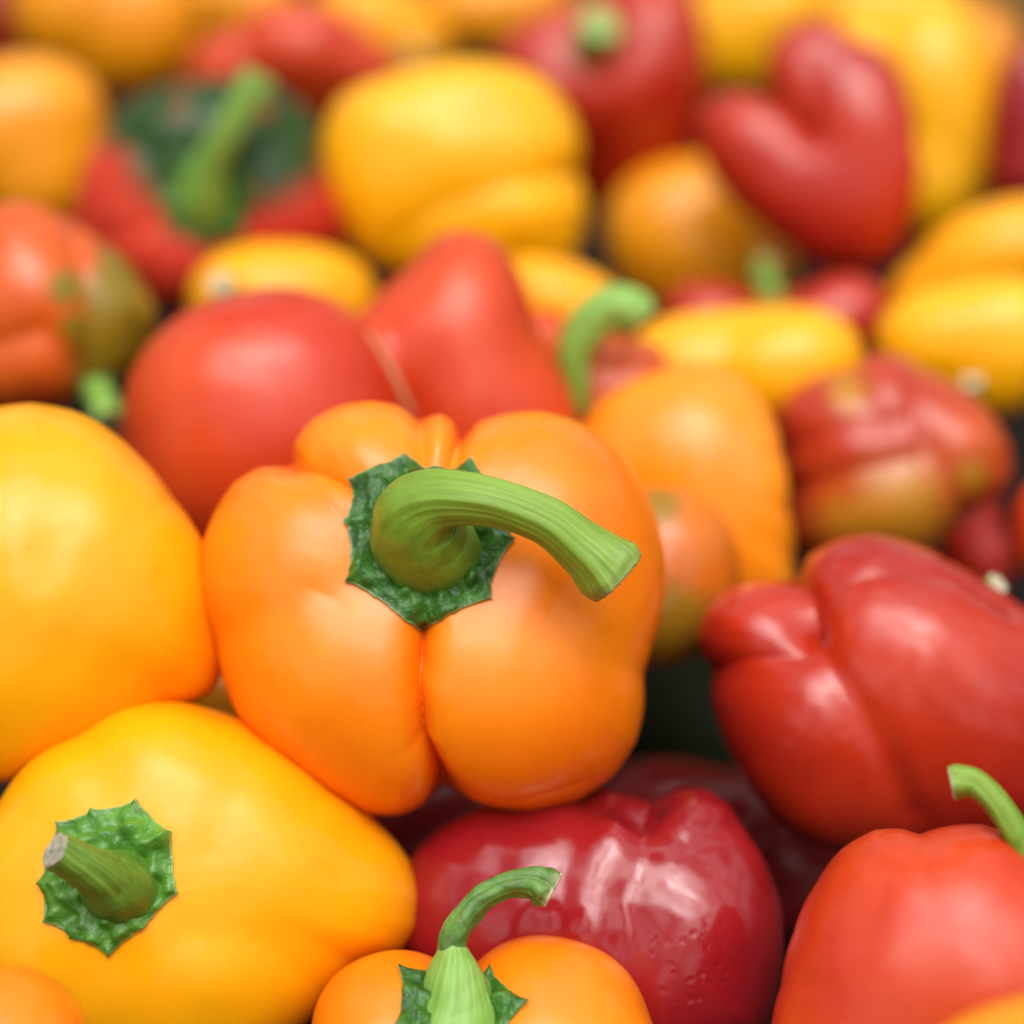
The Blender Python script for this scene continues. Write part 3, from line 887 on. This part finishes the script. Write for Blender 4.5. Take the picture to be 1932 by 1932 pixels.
# --- AA, AB: right of the centre
AA = Pepper('bell_pepper', 'tall smooth orange bell pepper standing out of focus right of the central one', ORG, 0.57,
            (1330, 930), [], 'lightorange', pole=(-10, -200, -10), res=(120, 100), seed=65,
           rz=165, p=2.4,
            outline=[(1085, 830), (1130, 760), (1200, 715), (1280, 690), (1350, 695), (1410, 725), (1450, 780), (1470, 860), (1482, 960), (1495, 1060), (1500, 1140), (1440, 1190),
                     (1370, 1160), (1300, 1110), (1180, 1050), (1100, 950)],
            creases=[([(1400, 720), (1390, 900), (1400, 1150)], 40, 0.02)], bumps=[(1290, 830, 90, 0.04)])
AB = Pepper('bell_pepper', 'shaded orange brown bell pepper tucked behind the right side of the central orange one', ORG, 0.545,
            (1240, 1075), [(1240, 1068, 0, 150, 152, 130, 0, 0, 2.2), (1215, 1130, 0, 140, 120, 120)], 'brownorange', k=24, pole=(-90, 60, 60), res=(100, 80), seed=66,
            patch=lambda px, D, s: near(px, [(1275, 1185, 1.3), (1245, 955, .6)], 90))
AC = Pepper('bell_pepper', 'crumpled orange red bell pepper with amber patch, right, behind the spotted red one', RED, 0.60,
            (1670, 880), [], 'redamber', pole=(200, 0, -60), res=(140, 110), seed=67, patch=lambda px, D, s: 0.8 * near(px, [(1700, 965, 1.2), (1620, 1010, 1.1), (1600, 740, .5), (1830, 900, .4)], 130),
           rz=160, p=2.2,
            outline=[(1470, 760), (1520, 720), (1600, 690), (1650, 662), (1710, 665), (1750, 700), (1810, 735), (1860, 780), (1900, 840), (1905, 900), (1870, 950), (1830, 980),
                     (1790, 1010), (1740, 1050), (1640, 1070), (1530, 1060), (1490, 1030), (1480, 930), (1465, 850)],
            creases=[([(1470, 850), (1600, 800), (1690, 790)], 22, 0.09), ([(1480, 935), (1600, 890), (1740, 860)], 22, 0.10), ([(1720, 670), (1735, 780), (1790, 900), (1830, 990)], 22, 0.10),
                     ([(1600, 700), (1660, 780)], 20, 0.05)],
            bumps=[(1570, 760, 50, 0.04), (1830, 830, 50, 0.06), (1590, 855, 50, 0.04), (1680, 960, 70, 0.05)])
AD = Pepper('bell_pepper', 'dark red bell pepper in the shade at the right edge below the crumpled one', RED, 0.66,
            (1830, 1010), [(1825, 980, 0, 62, 110, 80), (1850, 1060, 0, 60, 70, 80)], 'red', k=8, res=(70, 60), seed=68)
AL = Pepper('bell_pepper', 'orange red bell pepper sliver on the right edge beside the shaded dark red one', RED, 0.60,
            (1990, 1010), [(1985, 1000, 0, 80, 100, 80), (2010, 1050, 0, 70, 80, 80)], 'tomato', k=8, res=(60, 50), seed=69)

# --- AE: spotted red pepper at right
AE = Pepper('bell_pepper', 'large lobed red bell pepper with pale specks and wet highlights at the right edge', RED, 0.515,
            (1650, 1300), [], 'redspot', pole=(300, 40, -160), res=(190, 150), seed=70, noise=0.012,
           rz=235, p=2.25,
            outline=[(1313, 1205), (1330, 1160), (1375, 1115), (1440, 1095), (1505, 1092), (1522, 1050), (1570, 1020), (1640, 1008), (1720, 1025), (1790, 1060), (1860, 1100), (1920, 1140),
                     (1990, 1210), (2050, 1320), (2050, 1450), (1980, 1540), (1850, 1590), (1700, 1610), (1590, 1608), (1500, 1580), (1440, 1520), (1390, 1440), (1355, 1370), (1335, 1300),
                     (1333, 1268), (1318, 1240)],
            creases=[([(1330, 1265), (1420, 1243), (1505, 1235), (1515, 1185)], 16, 0.08), ([(1512, 1180), (1516, 1190)], 20, 0.10), ([(1516, 1180), (1522, 1110), (1505, 1090)], 13, 0.06),
                     ([(1518, 1195), (1590, 1290), (1660, 1400), (1720, 1540)], 34, 0.10), ([(1522, 1150), (1580, 1112), (1700, 1082), (1800, 1098), (1900, 1150)], 15, 0.06)],
            bumps=[(1530, 1360, 90, 0.07), (1740, 1230, 120, 0.08), (1410, 1185, 60, 0.06), (1640, 1060, 60, 0.02), (1850, 1330, 100, 0.04)])
st_AE = AE.stem([(1850, 1130, -20, 22), (1865, 1112, -10, 20), (1880, 1100, 0, 22)], STEM_P, CUT, res=(20, 16), pale_end=0.9)

# --- AF: red lower right with thin stem
AF = Pepper('bell_pepper', 'smooth bright red bell pepper, lower right, with thin green stem arching left', RED, 0.435,
            (1780, 1850), [], 'tomato', pole=(190, 170, 60), res=(190, 150), seed=72, noise=0.008,
           rz=235, p=2.3,
            outline=[(1450, 2050), (1457, 1950), (1475, 1870), (1500, 1770), (1540, 1680), (1590, 1610), (1650, 1572), (1700, 1567), (1735, 1576), (1790, 1560), (1850, 1555), (1910, 1575),
                     (1960, 1620), (2060, 1700), (2100, 1900), (2050, 2150), (1750, 2200), (1520, 2150)],
            creases=[([(1735, 1565), (1690, 1630), (1640, 1760)], 26, 0.022), ([(1900, 1760), (1800, 1900), (1760, 2050)], 60, 0.02)],
            bumps=[(1860, 1840, 110, 0.03), (1640, 1850, 90, 0.02)])
AF.stem([(1960, 1660, 60, 44), (1938, 1610, 90, 33), (1910, 1560, 110, 27), (1875, 1510, 122, 25), (1838, 1477, 128, 27), (1808, 1474, 130, 32), (1796, 1476, 130, 32)],
        STEM, CUT, res=(50, 80), pale_end=0.0, ridge=0.04)

# --- AH: dark crimson in the front centre
AH = Pepper('bell_pepper', 'dark glossy crimson bell pepper with pitted skin below the central orange one', RED, 0.485,
            (1180, 1740), [], 'crimson', pole=(10, 150, 60), res=(200, 160), seed=74, noise=0.016, dimple=(0.2, 0.3),
           rz=215, p=2.2,
            outline=[(1090, 1500), (1140, 1476), (1185, 1488), (1228, 1504), (1280, 1482), (1330, 1487), (1380, 1520), (1420, 1580), (1455, 1660), (1476, 1760), (1470, 1850), (1440, 1950),
                     (1350, 2000), (1100, 2020), (950, 1990), (860, 1900), (770, 1800), (745, 1700), (780, 1610), (860, 1545), (980, 1515)],
            creases=[([(1230, 1500), (1222, 1600), (1185, 1700), (1188, 1960)], 42, 0.08), ([(1110, 1490), (1060, 1650), (1030, 1900)], 34, 0.05), ([(1240, 1540), (1300, 1590), (1380, 1560)], 22, 0.05),
                     ([(960, 1540), (930, 1700)], 30, 0.03)],
            bumps=[(1330, 1740, 90, 0.06), (1120, 1760, 60, 0.05), (1160, 1560, 40, 0.03), (980, 1720, 70, 0.03)],
            patch=lambda px, D, s: near(px, [(1360, 1800, 1.0), (1310, 1860, 1.0), (1260, 1790, .5), (1120, 1830, .5)], 100))

# --- right hand yellows and the rest
AI = Pepper('bell_pepper', 'bright yellow bell pepper at the right edge above the crumpled orange red one', YEL, 0.64,
            (1830, 650), [(1780, 640, 0, 130, 100, 120, 10), (1890, 640, 10, 130, 120, 120), (1860, 700, 0, 110, 90, 110)],
            'lemon', k=10, res=(100, 80), pole=(10, -90, 60), seed=75)
AI.stem([(1842, 735, 85, 22), (1838, 728, 105, 20), (1834, 718, 120, 18)], STEM, CUT, res=(20, 14))
AJ = Pepper('bell_pepper', 'yellow bell pepper on the right edge above the bright yellow one', YEL, 0.69,
            (1860, 500), [(1880, 480, 0, 150, 95, 120, 20), (1800, 540, -20, 130, 80, 110, 20)], 'yellow', k=10, res=(90, 70), seed=76)
AK = Pepper('bell_pepper', 'dark maroon bell pepper on the right edge near the top beside the long yellow one', RED, 0.78,
            (1960, 260), [(1950, 220, 0, 85, 150, 90, -8), (1960, 330, 0, 95, 70, 90)], 'crimson', k=10, res=(80, 60), seed=77)
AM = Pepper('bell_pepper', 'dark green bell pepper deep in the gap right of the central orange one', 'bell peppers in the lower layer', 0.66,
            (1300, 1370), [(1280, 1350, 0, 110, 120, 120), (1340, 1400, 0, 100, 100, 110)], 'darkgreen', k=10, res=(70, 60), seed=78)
AN = Pepper('bell_pepper', 'shaded dark red bell pepper deep between the front yellow and the crimson one', 'bell peppers in the lower layer', 0.565,
            (830, 1620), [(800, 1630, 0, 170, 180, 150), (870, 1560, 0, 140, 130, 130)], 'maroon', k=10, res=(80, 60), seed=79)
AP = Pepper('bell_pepper', 'small patch of red bell pepper just left of the hooked pale green stem', RED, 0.64,
            (1030, 680), [(1020, 670, 0, 70, 90, 80), (1060, 700, 0, 60, 70, 70)], 'tomato', k=10, res=(60, 50), seed=80)


AO = Pepper('bell_pepper', 'shaded maroon bell pepper deep behind the top of the pitted crimson one', 'bell peppers in the lower layer', 0.58,
            (1290, 1520), [(1250, 1530, 0, 120, 100, 100), (1350, 1540, 0, 120, 90, 100)], 'maroon', k=14, res=(70, 60), seed=81)
AQ = Pepper('bell_pepper', 'shaded maroon bell pepper deep in the gap between the two big red ones at right', 'bell peppers in the lower layer', 0.57,
            (1510, 1640), [(1500, 1640, 0, 110, 120, 100), (1560, 1660, 0, 100, 100, 100)], 'maroon', k=14, res=(70, 60), seed=82)
# ------------------------------------------------------------------ setting
def box(name, c, h, mat, parent=None, bev=0.002, rot=0):
    bm = bmesh.new()
    bmesh.ops.create_cube(bm, size=2)
    for v in bm.verts:
        v.co = Vector((v.co.x * h[0], v.co.y * h[1], v.co.z * h[2]))
    bmesh.ops.bevel(bm, geom=bm.edges[:], offset=bev, segments=2, affect='EDGES')
    me = bpy.data.meshes.new(name); bm.to_mesh(me); bm.free()
    me.materials.append(mat)
    o = bpy.data.objects.new(name, me); COL.objects.link(o)
    o.location = c; o.rotation_euler = (0, 0, rot)
    if parent: o.parent = parent
    return o


floor = box('display_table', (0, 0.60, 0.005), (1.2, 1.4, 0.01), FLOOR)
floor['kind'] = 'structure'

# brown crate board closing the display at the far right
board = bpy.data.objects.new('wooden_crate', None)
COL.objects.link(board)
board.location = (0.20, 1.14, 0.01)
board['label'] = 'brown wooden crate side behind the peppers in the top right corner'
board['category'] = 'crate'
for i in range(3):
    box('plank', (0, 0, 0.035 + i * 0.062), (0.22, 0.007, 0.030), WOOD, board)
for sx in (-0.18, 0.18):
    box('batten', (sx, 0.016, 0.10), (0.018, 0.0085, 0.10), WOOD, board)
